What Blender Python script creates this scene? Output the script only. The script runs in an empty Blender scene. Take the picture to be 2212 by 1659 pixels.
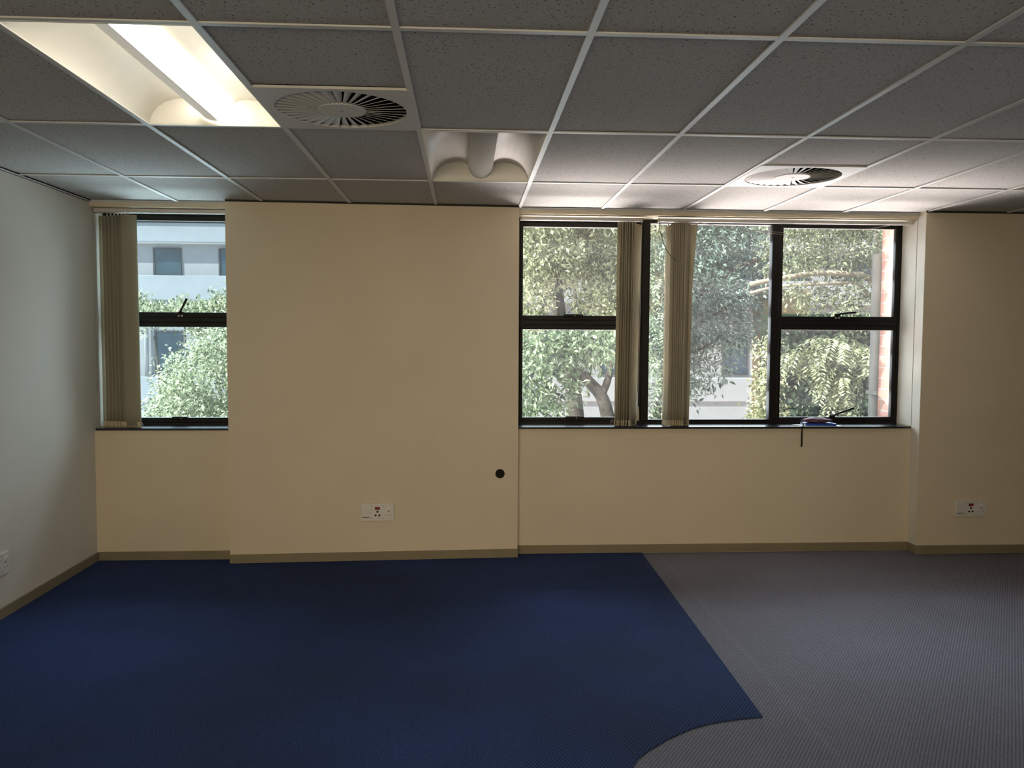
import bpy, math, random
import numpy as np
from mathutils import Vector, Matrix
R = math.radians
scn = bpy.context.scene
col = scn.collection
random.seed(7)

# ---------------------------------------------------------------- camera
cam_d = bpy.data.cameras.new('camera'); cam = bpy.data.objects.new('camera', cam_d); col.objects.link(cam)
cam_d.sensor_fit = 'HORIZONTAL'; cam_d.sensor_width = 36.0; cam_d.lens = 36.0 * 1743.846 / 2212.0
cam_d.clip_start = 0.05; cam_d.clip_end = 400
yaw, pit, rol = -0.0566, -0.057, -0.0048
cam.matrix_world = (Matrix.Translation((0, 0, 1.6)) @ Matrix.Rotation(yaw, 4, 'Z') @ Matrix.Rotation(pit, 4, 'X')
                    @ Matrix.Rotation(rol, 4, 'Y') @ Matrix.Rotation(R(90), 4, 'X'))
scn.camera = cam

# ---------------------------------------------------------------- world, sun, added fill lights, exposure
vs = scn.view_settings
vs.view_transform = 'Standard'; vs.look = 'None'; vs.exposure = 0.0; vs.gamma = 1.0; vs.use_curve_mapping = False
SUN = Vector((-0.62, -0.36, 0.70)).normalized()          # towards the sun
w = bpy.data.worlds.new('world'); scn.world = w; w.use_nodes = True
nt = w.node_tree; bg = nt.nodes['Background']
sky = nt.nodes.new('ShaderNodeTexSky'); sky.sky_type = 'NISHITA'; sky.sun_disc = False
sky.sun_elevation = math.asin(SUN.z); sky.sun_rotation = math.atan2(SUN.x, SUN.y); sky.air_density = 1.0; sky.dust_density = 1.5
nt.links.new(sky.outputs[0], bg.inputs[0]); bg.inputs[1].default_value = 0.27
sd = bpy.data.lights.new('sun', 'SUN'); sd.energy = 10.5; sd.angle = R(0.6); sd.color = (1.0, 0.95, 0.86)
so = bpy.data.objects.new('sun', sd); col.objects.link(so); so.rotation_euler = SUN.to_track_quat('Z', 'Y').to_euler()


def area(name, loc, size, rot, energy, color, spread=180):
    d = bpy.data.lights.new(name, 'AREA'); d.shape = 'RECTANGLE'; d.size, d.size_y = size
    d.energy = energy; d.color = color; d.spread = R(spread)
    o = bpy.data.objects.new(name, d); col.objects.link(o); o.location = loc; o.rotation_euler = rot
    return o


# added area lights boosting the daylight at both window bays, aimed up and down
for k in range(5):
    for nm, x, y, wd, up, down, c1, c2 in (('wide', 1.87, 6.27, 2.95, 50.0, 13.0, (1.0, 0.84, 0.84), (0.82, 0.91, 1.0)), ('corner', -2.14, 6.22,  .86, 5.4, 4.0, (0.92, 0.98, 1.0), (0.86, 0.95, 1.0))):
        area('window_fill_up_' + nm, (x, y, 1.10 + .29 * k), (wd, .24), (R(90 + 66), 0, R(180)), up, c1, 78)
        area('window_fill_down_' + nm, (x, y, 1.10 + .29 * k), (wd, .24), (R(90 - 40), 0, R(180)), down, c2, 145)
# added fill panels: warm one behind the camera, cooler one at the right end
area('fill_front', (-0.85, -3.0, 1.6), (3.2, 1.5), (R(90 - 8), 0, R(-9)), 41, (1.0, 0.81, 0.54), 80)
area('fill_right', (7.4, 1.0, 1.75), (4.0, 1.4), (R(90), 0, R(90)), 13, (0.90, 0.96, 1.0), 90)

# ---------------------------------------------------------------- tags and meshes
def tag(o, label=None, cat=None, group=None, kind=None):
    if label: o['label'] = label
    if cat: o['category'] = cat
    if group: o['group'] = group
    if kind: o['kind'] = kind
    return o


def thing(name, loc, label, cat, group=None, kind=None, rotz=0.0):
    o = bpy.data.objects.new(name, None); col.objects.link(o)
    o.empty_display_size = 0.1; o.location = loc; o.rotation_euler = (0, 0, rotz)
    return tag(o, label, cat, group, kind)


def copy_tree(o, parent=None):
    c = o.copy(); col.objects.link(c); c.parent = parent
    for ch in [x for x in bpy.data.objects if x.parent == o]:
        copy_tree(ch, c)
    return c


class MB:
    def __init__(s): s.v = []; s.f = []; s.m = []
    def add(s, vs, fs, mi=0):
        n = len(s.v); s.v += [tuple(p) for p in vs]; s.f += [tuple(i + n for i in f) for f in fs]; s.m += [mi] * len(fs); return s
    def box(s, x0, x1, y0, y1, z0, z1, mi=0):
        return s.prism([(x0, y0), (x1, y0), (x1, y1), (x0, y1)], z0, z1, mi)
    def prism(s, pts, z0, z1, mi=0):                      # ccw polygon in xy, extruded in z
        n = len(pts)
        v = [(p[0], p[1], z0) for p in pts] + [(p[0], p[1], z1) for p in pts]
        f = [tuple(range(n - 1, -1, -1)), tuple(range(n, 2 * n))] + [(i, (i + 1) % n, n + (i + 1) % n, n + i) for i in range(n)]
        return s.add(v, f, mi)
    def prism_y(s, pts, y0, y1, mi=0):                    # polygon in xz, extruded in y
        n = len(pts)
        v = [(p[0], y0, p[1]) for p in pts] + [(p[0], y1, p[1]) for p in pts]
        f = [tuple(range(n)), tuple(range(2 * n - 1, n - 1, -1))] + [(i, n + i, n + (i + 1) % n, (i + 1) % n) for i in range(n)]
        return s.add(v, f, mi)
    def tube(s, pts, rad, n=8, mi=0, cap=True):
        pts = [Vector(p) for p in pts]
        if not hasattr(rad, '__len__'): rad = [rad] * len(pts)
        base = len(s.v); up = Vector((0.31, 0.17, 0.93)).normalized()
        for k, p in enumerate(pts):
            t = (pts[min(k + 1, len(pts) - 1)] - pts[max(k - 1, 0)]).normalized()
            a = t.cross(up)
            if a.length < 1e-3: a = t.cross(Vector((1, 0, 0)))
            a.normalize(); b = t.cross(a)
            for j in range(n):
                th = 2 * math.pi * j / n
                s.v.append(tuple(p + (a * math.cos(th) + b * math.sin(th)) * rad[k]))
        for k in range(len(pts) - 1):
            for j in range(n):
                j2 = (j + 1) % n; o = base + k * n
                s.f.append((o + j, o + j2, o + n + j2, o + n + j)); s.m.append(mi)
        if cap:
            s.f.append(tuple(base + j for j in range(n - 1, -1, -1))); s.m.append(mi)
            o = base + (len(pts) - 1) * n; s.f.append(tuple(o + j for j in range(n))); s.m.append(mi)
        return s
    def disc(s, c, r, y0, y1, n=20, mi=0):                # cylinder along y
        return s.prism_y([(c[0] + r * math.cos(2 * math.pi * k / n), c[1] + r * math.sin(2 * math.pi * k / n)) for k in range(n)], y0, y1, mi)
    def build(s, name, mats, parent=None, smooth=False, bevel=0.0):
        me = bpy.data.meshes.new(name)
        off = Vector((0, 0, 0))
        if parent is not None:
            p = parent
            while p is not None:
                off += p.location; p = p.parent
        me.from_pydata([tuple(Vector(q) - off) for q in s.v], [], s.f)
        for m in (mats if isinstance(mats, (list, tuple)) else [mats]): me.materials.append(m)
        if any(s.m): me.polygons.foreach_set('material_index', s.m)
        if smooth: me.polygons.foreach_set('use_smooth', [True] * len(me.polygons))
        me.update()
        o = bpy.data.objects.new(name, me); col.objects.link(o); o.parent = parent
        if bevel:
            b = o.modifiers.new('bevel', 'BEVEL'); b.width = bevel; b.segments = 2; b.limit_method = 'ANGLE'
        return o


# ---------------------------------------------------------------- materials
def new_mat(name):
    m = bpy.data.materials.new(name); m.use_nodes = True
    return m, m.node_tree, m.node_tree.nodes['Principled BSDF']


def ramp(t, fac, stops):
    r = t.nodes.new('ShaderNodeValToRGB'); e = r.color_ramp.elements
    e[0].position, e[0].color = stops[0][0], (*stops[0][1], 1); e[1].position, e[1].color = stops[-1][0], (*stops[-1][1], 1)
    for p, c in stops[1:-1]:
        x = e.new(p); x.color = (*c, 1)
    t.links.new(fac, r.inputs[0]); return r.outputs[0]


def mat(name, c, rough=0.6, spec=0.4, var=0.06, scale=6.0, bump=0.0, bscale=120.0, metal=0.0, emit=0.0):
    m, t, p = new_mat(name)
    p.inputs['Roughness'].default_value = rough; p.inputs['Specular IOR Level'].default_value = spec; p.inputs['Metallic'].default_value = metal
    tc = t.nodes.new('ShaderNodeTexCoord')
    if var:
        n = t.nodes.new('ShaderNodeTexNoise'); n.inputs['Scale'].default_value = scale; n.inputs['Detail'].default_value = 4
        t.links.new(tc.outputs['Object'], n.inputs['Vector'])
        t.links.new(ramp(t, n.outputs['Fac'], [(0.3, tuple(x * (1 - var) for x in c)), (0.7, tuple(min(1, x * (1 + var)) for x in c))]), p.inputs['Base Color'])
    else:
        p.inputs['Base Color'].default_value = (*c, 1)
    if bump:
        n2 = t.nodes.new('ShaderNodeTexNoise'); n2.inputs['Scale'].default_value = bscale
        t.links.new(tc.outputs['Object'], n2.inputs['Vector'])
        b = t.nodes.new('ShaderNodeBump'); b.inputs['Strength'].default_value = bump; b.inputs['Distance'].default_value = 0.002
        t.links.new(n2.outputs['Fac'], b.inputs['Height']); t.links.new(b.outputs[0], p.inputs['Normal'])
    if emit:
        p.inputs['Emission Color'].default_value = (1.0, 0.93, 0.78, 1); p.inputs['Emission Strength'].default_value = emit
    return m


def carpet(name, c1, c2, WORN, seam=False):
    m, t, p = new_mat(name); p.inputs['Roughness'].default_value = 0.95; p.inputs['Specular IOR Level'].default_value = 0.1
    L = t.links.new
    tc = t.nodes.new('ShaderNodeTexCoord')
    mp = t.nodes.new('ShaderNodeMapping'); mp.inputs['Rotation'].default_value = (0, 0, R(35)); L(tc.outputs['Object'], mp.inputs[0])
    wv = t.nodes.new('ShaderNodeTexWave'); wv.wave_type = 'BANDS'; wv.bands_direction = 'X'
    wv.inputs['Scale'].default_value = 24; wv.inputs['Distortion'].default_value = 1.2; wv.inputs['Detail'].default_value = 1.0; wv.inputs['Detail Scale'].default_value = 6.0
    L(mp.outputs[0], wv.inputs['Vector'])
    n = t.nodes.new('ShaderNodeTexNoise'); n.inputs['Scale'].default_value = 170; n.inputs['Detail'].default_value = 3; L(tc.outputs['Object'], n.inputs['Vector'])
    big = t.nodes.new('ShaderNodeTexNoise'); big.inputs['Scale'].default_value = 0.6; big.inputs['Detail'].default_value = 4; L(tc.outputs['Object'], big.inputs['Vector'])
    mx = t.nodes.new('ShaderNodeMath'); mx.operation = 'MULTIPLY_ADD'; mx.inputs[1].default_value = 0.32; L(wv.outputs['Fac'], mx.inputs[0]); 
    sc = t.nodes.new('ShaderNodeMath'); sc.operation = 'MULTIPLY'; sc.inputs[1].default_value = 0.68; L(n.outputs['Fac'], sc.inputs[0]); L(sc.outputs[0], mx.inputs[2])
    fine = ramp(t, mx.outputs[0], [(0.22, c1), (0.72, c2)])
    mul = t.nodes.new('ShaderNodeMix'); mul.data_type = 'RGBA'; mul.blend_type = 'MULTIPLY'; mul.inputs['Factor'].default_value = 1.0
    L(fine, mul.inputs[6]); L(ramp(t, big.outputs['Fac'], [(0.32, WORN), (0.66, (1.08, 1.08, 1.12))]), mul.inputs[7])
    out = mul.outputs[2]
    if seam:                                              # a worn lighter seam running beside the blue edge
        sp = t.nodes.new('ShaderNodeSeparateXYZ'); L(tc.outputs['Object'], sp.inputs[0])
        a = t.nodes.new('ShaderNodeMath'); a.operation = 'SUBTRACT'; a.inputs[1].default_value = 1.43; L(sp.outputs[0], a.inputs[0])
        b = t.nodes.new('ShaderNodeMath'); b.operation = 'ABSOLUTE'; L(a.outputs[0], b.inputs[0])
        f = ramp(t, b.outputs[0], [(0.004, (1.10, 1.10, 1.10)), (0.02, (1, 1, 1))])
        m2 = t.nodes.new('ShaderNodeMix'); m2.data_type = 'RGBA'; m2.blend_type = 'MULTIPLY'; m2.inputs['Factor'].default_value = 1.0
        L(out, m2.inputs[6]); L(f, m2.inputs[7]); out = m2.outputs[2]
    L(out, p.inputs['Base Color'])
    bp = t.nodes.new('ShaderNodeBump'); bp.inputs['Strength'].default_value = 0.5; bp.inputs['Distance'].default_value = 0.004
    L(mx.outputs[0], bp.inputs['Height']); L(bp.outputs[0], p.inputs['Normal'])
    return m


def tile_mat():
    m, t, p = new_mat('ceiling_tile'); p.inputs['Roughness'].default_value = 0.9; p.inputs['Specular IOR Level'].default_value = 0.1
    L = t.links.new; tc = t.nodes.new('ShaderNodeTexCoord')
    v = t.nodes.new('ShaderNodeTexVoronoi'); v.inputs['Scale'].default_value = 62; v.inputs['Randomness'].default_value = 1.0
    nz = t.nodes.new('ShaderNodeTexNoise'); nz.inputs['Scale'].default_value = 40; L(tc.outputs['Object'], nz.inputs['Vector'])
    ad = t.nodes.new('ShaderNodeMix'); ad.data_type = 'RGBA'; ad.inputs['Factor'].default_value = 0.02
    L(tc.outputs['Object'], ad.inputs[6]); L(nz.outputs['Color'], ad.inputs[7]); L(ad.outputs[2], v.inputs['Vector'])
    spk = ramp(t, v.outputs['Distance'], [(0.12, (0.28, 0.27, 0.25)), (0.25, (1, 1, 1))])
    n = t.nodes.new('ShaderNodeTexNoise'); n.inputs['Scale'].default_value = 260; n.inputs['Detail'].default_value = 2; L(tc.outputs['Object'], n.inputs['Vector'])
    base = ramp(t, n.outputs['Fac'], [(0.32, (0.42, 0.41, 0.385)), (0.62, (0.57, 0.555, 0.525))])
    mul = t.nodes.new('ShaderNodeMix'); mul.data_type = 'RGBA'; mul.blend_type = 'MULTIPLY'; mul.inputs['Factor'].default_value = 1.0
    L(base, mul.inputs[6]); L(spk, mul.inputs[7])
    L(mul.outputs[2], p.inputs['Base Color'])
    return m


def glass_mat(name, tint=(0.95, 0.98, 0.97), dust=0.006):
    m = bpy.data.materials.new(name); m.use_nodes = True; t = m.node_tree; t.nodes.clear(); L = t.links.new
    o = t.nodes.new('ShaderNodeOutputMaterial'); tr = t.nodes.new('ShaderNodeBsdfTransparent'); tr.inputs[0].default_value = (*tint, 1)
    gl = t.nodes.new('ShaderNodeBsdfGlossy'); gl.inputs['Roughness'].default_value = 0.02
    fr = t.nodes.new('ShaderNodeFresnel'); fr.inputs['IOR'].default_value = 1.3
    mx = t.nodes.new('ShaderNodeMixShader'); L(fr.outputs[0], mx.inputs[0]); L(tr.outputs[0], mx.inputs[1]); L(gl.outputs[0], mx.inputs[2])
    tl = t.nodes.new('ShaderNodeBsdfTranslucent'); tl.inputs[0].default_value = (0.9, 0.9, 0.88, 1)
    m2 = t.nodes.new('ShaderNodeMixShader'); m2.inputs[0].default_value = dust
    L(mx.outputs[0], m2.inputs[1]); L(tl.outputs[0], m2.inputs[2]); L(m2.outputs[0], o.inputs[0])
    return m


def leaf_mat(name, dark, light, trans=0.35, rough=0.45):
    m, t, p = new_mat(name); L = t.links.new
    p.inputs['Roughness'].default_value = rough; p.inputs['Specular IOR Level'].default_value = 0.5
    g = t.nodes.new('ShaderNodeNewGeometry')
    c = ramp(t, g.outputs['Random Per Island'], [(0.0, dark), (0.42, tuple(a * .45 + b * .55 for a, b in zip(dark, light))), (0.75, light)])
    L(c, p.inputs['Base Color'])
    tl = t.nodes.new('ShaderNodeBsdfTranslucent'); L(c, tl.inputs[0])
    mx = t.nodes.new('ShaderNodeMixShader'); mx.inputs[0].default_value = trans
    L(p.outputs[0], mx.inputs[1]); L(tl.outputs[0], mx.inputs[2]); L(mx.outputs[0], t.nodes['Material Output'].inputs[0])
    return m


def fabric_mat(name, c, trans):
    m, t, p = new_mat(name); L = t.links.new
    p.inputs['Roughness'].default_value = 0.9; p.inputs['Specular IOR Level'].default_value = 0.1
    tc = t.nodes.new('ShaderNodeTexCoord'); n = t.nodes.new('ShaderNodeTexNoise'); n.inputs['Scale'].default_value = 300; L(tc.outputs['Object'], n.inputs['Vector'])
    cc = ramp(t, n.outputs['Fac'], [(0.3, tuple(x * 0.9 for x in c)), (0.7, tuple(x * 1.08 for x in c))]); L(cc, p.inputs['Base Color'])
    tl = t.nodes.new('ShaderNodeBsdfTranslucent'); L(cc, tl.inputs[0])
    mx = t.nodes.new('ShaderNodeMixShader'); mx.inputs[0].default_value = trans
    L(p.outputs[0], mx.inputs[1]); L(tl.outputs[0], mx.inputs[2]); L(mx.outputs[0], t.nodes['Material Output'].inputs[0])
    return m


def brick_mat(name, c1, c2, mortar, w_=0.23, h_=0.086, rot=False):
    m, t, p = new_mat(name); L = t.links.new; p.inputs['Roughness'].default_value = 0.85
    tc = t.nodes.new('ShaderNodeTexCoord'); mp = t.nodes.new('ShaderNodeMapping')
    mp.inputs['Rotation'].default_value = (R(90), 0, R(90)) if rot else (R(90), 0, 0)
    sx = t.nodes.new('ShaderNodeSeparateXYZ'); cx = t.nodes.new('ShaderNodeCombineXYZ'); L(tc.outputs['Object'], sx.inputs[0])
    L(sx.outputs[1 if rot else 0], cx.inputs[0]); L(sx.outputs[2], cx.inputs[1])
    b = t.nodes.new('ShaderNodeTexBrick'); L(cx.outputs[0], b.inputs['Vector'])
    b.inputs['Scale'].default_value = 1.0; b.inputs['Brick Width'].default_value = w_; b.inputs['Row Height'].default_value = h_
    b.inputs['Mortar Size'].default_value = 0.006; b.inputs['Color1'].default_value = (*c1, 1); b.inputs['Color2'].default_value = (*c2, 1); b.inputs['Mortar'].default_value = (*mortar, 1)
    L(b.outputs[0], p.inputs['Base Color'])
    bp = t.nodes.new('ShaderNodeBump'); bp.inputs['Strength'].default_value = 0.6; bp.inputs['Distance'].default_value = 0.01; bp.invert = True
    L(b.outputs['Fac'], bp.inputs['Height']); L(bp.outputs[0], p.inputs['Normal'])
    return m


CREAM = (0.70, 0.615, 0.46)
M = dict(
    wall=mat('cream_wall_paint', CREAM, 0.75, 0.25, 0.035, 1.6, 0.15, 260),
    wall_daylit=mat('cream_daylit_paint', (0.70, 0.665, 0.59), 0.75, 0.25, 0.035, 1.6, 0.15, 260),  # the cream paint made paler, daylight put into its colour
    skirting=mat('grey_skirting', (0.24, 0.20, 0.125), 0.55, 0.4, 0.06, 5),
    grid=mat('grid_white_steel', (0.66, 0.66, 0.64), 0.45, 0.5, 0.04, 8),
    tile=tile_mat(),
    gap=mat('shade_strip', (0.05, 0.048, 0.042), 0.9, 0.1, 0),
    blue=carpet('blue_carpet', (0.007, 0.014, 0.046), (0.044, 0.076, 0.215), (0.74, 0.66, 0.50)),
    grey=carpet('grey_carpet', (0.100, 0.100, 0.120), (0.245, 0.245, 0.29), (0.80, 0.79, 0.74), True),
    frame=mat('black_bronze_aluminium', (0.008, 0.0065, 0.006), 0.5, 0.25, 0.1, 10),
    sill=mat('black_slate_sill', (0.012, 0.014, 0.018), 0.22, 0.6, 0.15, 9),
    glass=glass_mat('window_glass'), glass_blue=glass_mat('bluish_window_glass', (0.84, 0.94, 0.98), 0.006),
    steel=mat('dull_rivet_metal', (0.45, 0.45, 0.43), 0.4, 0.5, 0.05, 20),
    slat=fabric_mat('beige_blind_fabric', (0.53, 0.485, 0.375), 0.45),
    railm=mat('headrail_aluminium', (0.60, 0.58, 0.55), 0.35, 0.5, 0.04, 12),
    weight=mat('cream_plastic', (0.55, 0.47, 0.33), 0.5, 0.4, 0.05, 20),
    cordm=mat('cord', (0.40, 0.37, 0.32), 0.8, 0.2, 0.05, 60),
    dcord=mat('dark_cord', (0.05, 0.045, 0.04), 0.8, 0.2, 0.05, 60),
    lamp_white=mat('lamp_white_enamel', (0.80, 0.78, 0.72), 0.45, 0.4, 0.03, 6),
    tube_on=mat('lit_tube', (1, 1, 1), 0.4, 0.4, 0, emit=60.0),
    tube_off=mat('unlit_tube', (0.85, 0.85, 0.83), 0.3, 0.5, 0),
    vent=mat('vent_enamel', (0.66, 0.65, 0.61), 0.5, 0.4, 0.03, 6),
    dark=mat('dark_plenum', (0.012, 0.012, 0.012), 0.9, 0.1, 0),
    plate=mat('socket_plate', (0.70, 0.68, 0.63), 0.4, 0.45, 0.03, 20),
    rocker=mat('white_rocker', (0.80, 0.77, 0.70), 0.35, 0.5, 0.02, 20),
    red=mat('red_switch', (0.30, 0.012, 0.008), 0.3, 0.5, 0.05, 40),
    hole=mat('black_hole', (0.006, 0.005, 0.005), 0.7, 0.3, 0),
    redhole=mat('dark_red_hole', (0.035, 0.006, 0.006), 0.6, 0.3, 0),
    screw=mat('screw_grey', (0.22, 0.21, 0.19), 0.5, 0.5, 0.05, 40),
    pouch=mat('plum_cloth', (0.16, 0.085, 0.115), 0.7, 0.3, 0.2, 30, 0.3, 300),
    book=mat('blue_cover', (0.012, 0.06, 0.36), 0.35, 0.5, 0.05, 10),
    paper=mat('white_paper', (0.85, 0.86, 0.88), 0.7, 0.3, 0.02, 10),
    strap=mat('black_strap', (0.018, 0.010, 0.010), 0.8, 0.2, 0.05, 40),
    plaster=mat('white_render', (0.28, 0.298, 0.31), 0.85, 0.2, 0.05, 3, 0.6, 18),
    plaster2=mat('grey_white_render', (0.29, 0.292, 0.295), 0.85, 0.2, 0.05, 3, 0.5, 18),
    bglass=mat('dark_building_glass', (0.025, 0.05, 0.07), 0.12, 0.4, 0.3, 2),
    bframe=mat('dark_building_frame', (0.035, 0.035, 0.04), 0.5, 0.4, 0.05, 10),
    soffit=mat('grey_soffit', (0.40, 0.39, 0.38), 0.8, 0.2, 0.05, 3),
    bark=mat('grey_brown_bark', (0.085, 0.076, 0.066), 0.9, 0.2, 0.35, 9, 0.9, 30),
    palebark=mat('pale_bark', (0.42, 0.37, 0.29), 0.9, 0.2, 0.25, 9, 0.7, 30),
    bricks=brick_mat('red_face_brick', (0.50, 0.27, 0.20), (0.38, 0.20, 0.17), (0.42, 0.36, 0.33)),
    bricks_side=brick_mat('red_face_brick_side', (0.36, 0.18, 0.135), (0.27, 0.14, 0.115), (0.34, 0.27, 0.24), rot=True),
    bounce_ground=brick_mat('pink_bounce_ground', (0.80, 0.62, 0.57), (0.74, 0.58, 0.54), (0.7, 0.6, 0.56)),
    concrete=mat('pale_concrete', (0.75, 0.75, 0.75), 0.9, 0.2, 0.06, 1.5),
    pipe=mat('grey_painted_pipe', (0.22, 0.23, 0.22), 0.5, 0.4, 0.1, 6),
    pipe_w=mat('white_painted_pipe', (0.75, 0.77, 0.80), 0.5, 0.4, 0.03, 6),
    tan=mat('ochre_render', (0.42, 0.32, 0.17), 0.9, 0.2, 0.15, 2, 0.5, 20),
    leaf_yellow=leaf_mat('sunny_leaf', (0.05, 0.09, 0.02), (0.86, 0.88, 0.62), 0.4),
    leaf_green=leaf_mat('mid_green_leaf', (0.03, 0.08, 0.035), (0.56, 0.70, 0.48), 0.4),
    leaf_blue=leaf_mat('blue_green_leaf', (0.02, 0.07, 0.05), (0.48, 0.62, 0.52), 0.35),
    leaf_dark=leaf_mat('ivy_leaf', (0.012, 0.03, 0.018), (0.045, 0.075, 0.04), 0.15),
    leaf_olive=leaf_mat('olive_leaf', (0.06, 0.085, 0.04), (0.60, 0.67, 0.45), 0.4),
)


def structure(o, label, cat):
    return tag(o, label, cat, kind='structure')


# ================================================================ the room
H = 2.5376; GX = 0.383; GY = 2.5364
XL, XR, YF = -2.625, 7.5, -3.2
structure(MB().box(XL - .15, XR + .2, YF - .2, 6.2, -.2, -.004).build('floor', M['grey']),
          'grey ribbed carpet covering the right of the floor and the front curve', 'floor')
BLUE = [(-2.78, YF - .1), (.50, YF - .1), (.50, 2.0), (.515, 2.4), (.558, 2.72), (.619, 2.896), (.66, 2.965), (.708, 3.017), (.801, 3.099), (.87, 3.150), (.941, 3.193),
        (1.005, 3.222), (1.073, 3.243), (1.16, 3.262), (1.259, 3.276), (1.314, 5.92), (1.314, 6.0), (-2.78, 6.0)]
structure(MB().prism(BLUE, -.004, .001).build('floor', M['blue']), 'dark blue ribbed carpet on the left of the floor, cut in a curve', 'floor')

# walls
wb = MB()
wb.box(XL - .1, -1.60, 5.84, 6.16, -1.0, .933); wb.box(XL - .1, -1.60, 5.84, 6.16, 2.50, 3.1)
wb.box(.30, 3.45, 5.905, 6.22, -1.0, .932); wb.box(.30, 3.45, 5.905, 6.22, 2.50, 3.1)
structure(wb.build('wall_back', M['wall']), 'cream window wall with low panels under both window bays', 'wall')
structure(MB().prism([(-1.664, 5.73), (.376, 5.815), (.376, 6.25), (-1.664, 6.25)], 0, 3.1).build('wall_center', M['wall']),
          'broad cream wall pillar standing between the two window bays', 'wall')
structure(MB().box(3.366, XR + .1, 5.794, 6.17, -1.0, 3.1).build('wall_right_back', M['wall']),
          'cream wall to the right of the wide window bay', 'wall')
structure(MB().box(XL - .2, XL, YF, 6.25, -1.0, 3.1).build('wall_left', M['wall_daylit']), 'plain cream wall along the left side of the room, paled by painted daylight', 'wall')
structure(MB().box(XR, XR + .15, YF, 6.2, 0, 3.1).build('wall_right', M['wall']), 'cream wall closing the far right side of the room', 'wall')
structure(MB().box(XL - .2, XR + .15, YF - .15, YF, 0, 3.1).build('wall_front', M['wall']), 'cream wall behind the viewpoint', 'wall')
structure(MB().box(XL - .3, XR + .3, YF - .3, 6.45, 3.1, 3.35).build('roof_slab', M['concrete']), 'concrete slab above the suspended ceiling', 'ceiling')

rl = MB(); rl.box(3.3615, 3.366, 5.908, 6.112, .949, 2.50); rl.box(3.3635, 3.366, 5.796, 5.9035, .062, H - .02)
structure(rl.build('trim_4', M['wall_daylit'], bevel=.001), 'lining on the right reveal of the wide window, painted pale as daylight, with a vertical joint', 'trim')  # reveal paler than the cream wall, daylight painted into its colour

# dark strips painted in for the shade where walls meet the ceiling
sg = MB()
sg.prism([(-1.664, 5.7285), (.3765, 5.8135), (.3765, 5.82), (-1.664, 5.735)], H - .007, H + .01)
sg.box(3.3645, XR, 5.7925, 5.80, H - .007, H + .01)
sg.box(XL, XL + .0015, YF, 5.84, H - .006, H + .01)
structure(sg.build('trim_1', M['gap']), 'thin dark strip painted for the shade where the walls meet the ceiling', 'trim')
lt = MB()
for x0, x1, y in ((XL, -1.664, 5.84), (.376, 3.366, 5.905)):
    lt.box(x0, x1, y - .018, y, H - .003, H + .006); lt.box(x0, x1, y - .003, y, H - .012, H - .003)
lt.box(XL, XL + .02, YF, 5.84, H - .003, H + .006)
structure(lt.build('trim_2', M['grid']), 'white angle trim along the ceiling edge above the windows', 'trim')

# skirting
bb = .062
structure(MB().box(XL, XL + .012, YF, 5.83, 0, bb).build('baseboard_left', M['skirting'], bevel=.002), 'grey skirting along the left wall', 'baseboard')
structure(MB().box(XL + .012, -1.664, 5.83, 5.842, 0, bb).build('baseboard_back', M['skirting'], bevel=.002), 'short grey skirting below the narrow window', 'baseboard')
structure(MB().prism([(-1.666, 5.718), (.378, 5.803), (.378, 5.90), (.366, 5.90), (.366, 5.815), (-1.664, 5.73)], 0, bb).build('baseboard_center', M['skirting'], bevel=.002),
          'grey skirting around the foot of the wall pillar', 'baseboard')
structure(MB().box(.378, 3.366, 5.895, 5.907, 0, bb).build('baseboard_right_back', M['skirting'], bevel=.002), 'long grey skirting below the wide window', 'baseboard')
structure(MB().prism([(3.354, 5.782), (XR, 5.782), (XR, 5.795), (3.366, 5.795), (3.366, 5.896), (3.354, 5.896)], 0, bb).build('baseboard_right', M['skirting'], bevel=.002),
          'grey skirting along the wall right of the wide window', 'baseboard')

# ceiling: lay-in tiles, T grid, openings for three light fittings and two vents
LIGHTS = [(-3, 0), (-1, 1), (5, 1)]
VENTS = [(-2, 0), (2, 1)]
ct = MB(); rng = random.Random(3)
for j in range(-5, 3):
    for i in range(-6, 13):
        if (i, j) in LIGHTS: continue
        x0, x1 = GX + .6 * i + .004, GX + .6 * i + .596
        y0, y1 = GY + 1.2 * j + .004, GY + 1.2 * j + 1.196
        if (i, j) in VENTS: y1 = y0 + .592
        if y0 > 5.95 or y1 < YF - .3: continue
        y1 = min(y1, 6.1)
        z = [H + .006 + rng.uniform(0, .003) for _ in range(4)]
        ct.add([(x0, y0, z[0]), (x1, y0, z[1]), (x1, y1, z[2]), (x0, y1, z[3]), (x0, y0, H + .03), (x1, y0, H + .03), (x1, y1, H + .03), (x0, y1, H + .03)],
               [(0, 3, 2, 1), (4, 5, 6, 7), (0, 1, 5, 4), (1, 2, 6, 5), (2, 3, 7, 6), (3, 0, 4, 7)])
structure(ct.build('ceiling', M['tile']), 'suspended ceiling of speckled mineral fibre tiles', 'ceiling')
tg = MB()
for i in range(-5, 13):
    x = GX + .6 * i; tg.box(x - .012, x + .012, YF, 6.0, H, H + .006); tg.box(x - .001, x + .001, YF, 6.0, H + .006, H + .04)
for j in range(-4, 3):
    y = GY + 1.2 * j; tg.box(XL, XR, y - .012, y + .012, H + .0004, H + .0056); tg.box(XL, XR, y - .001, y + .001, H + .006, H + .04)
structure(tg.build('trim_3', M['grid']), 'white T bar grid carrying the ceiling tiles', 'trim')


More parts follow.
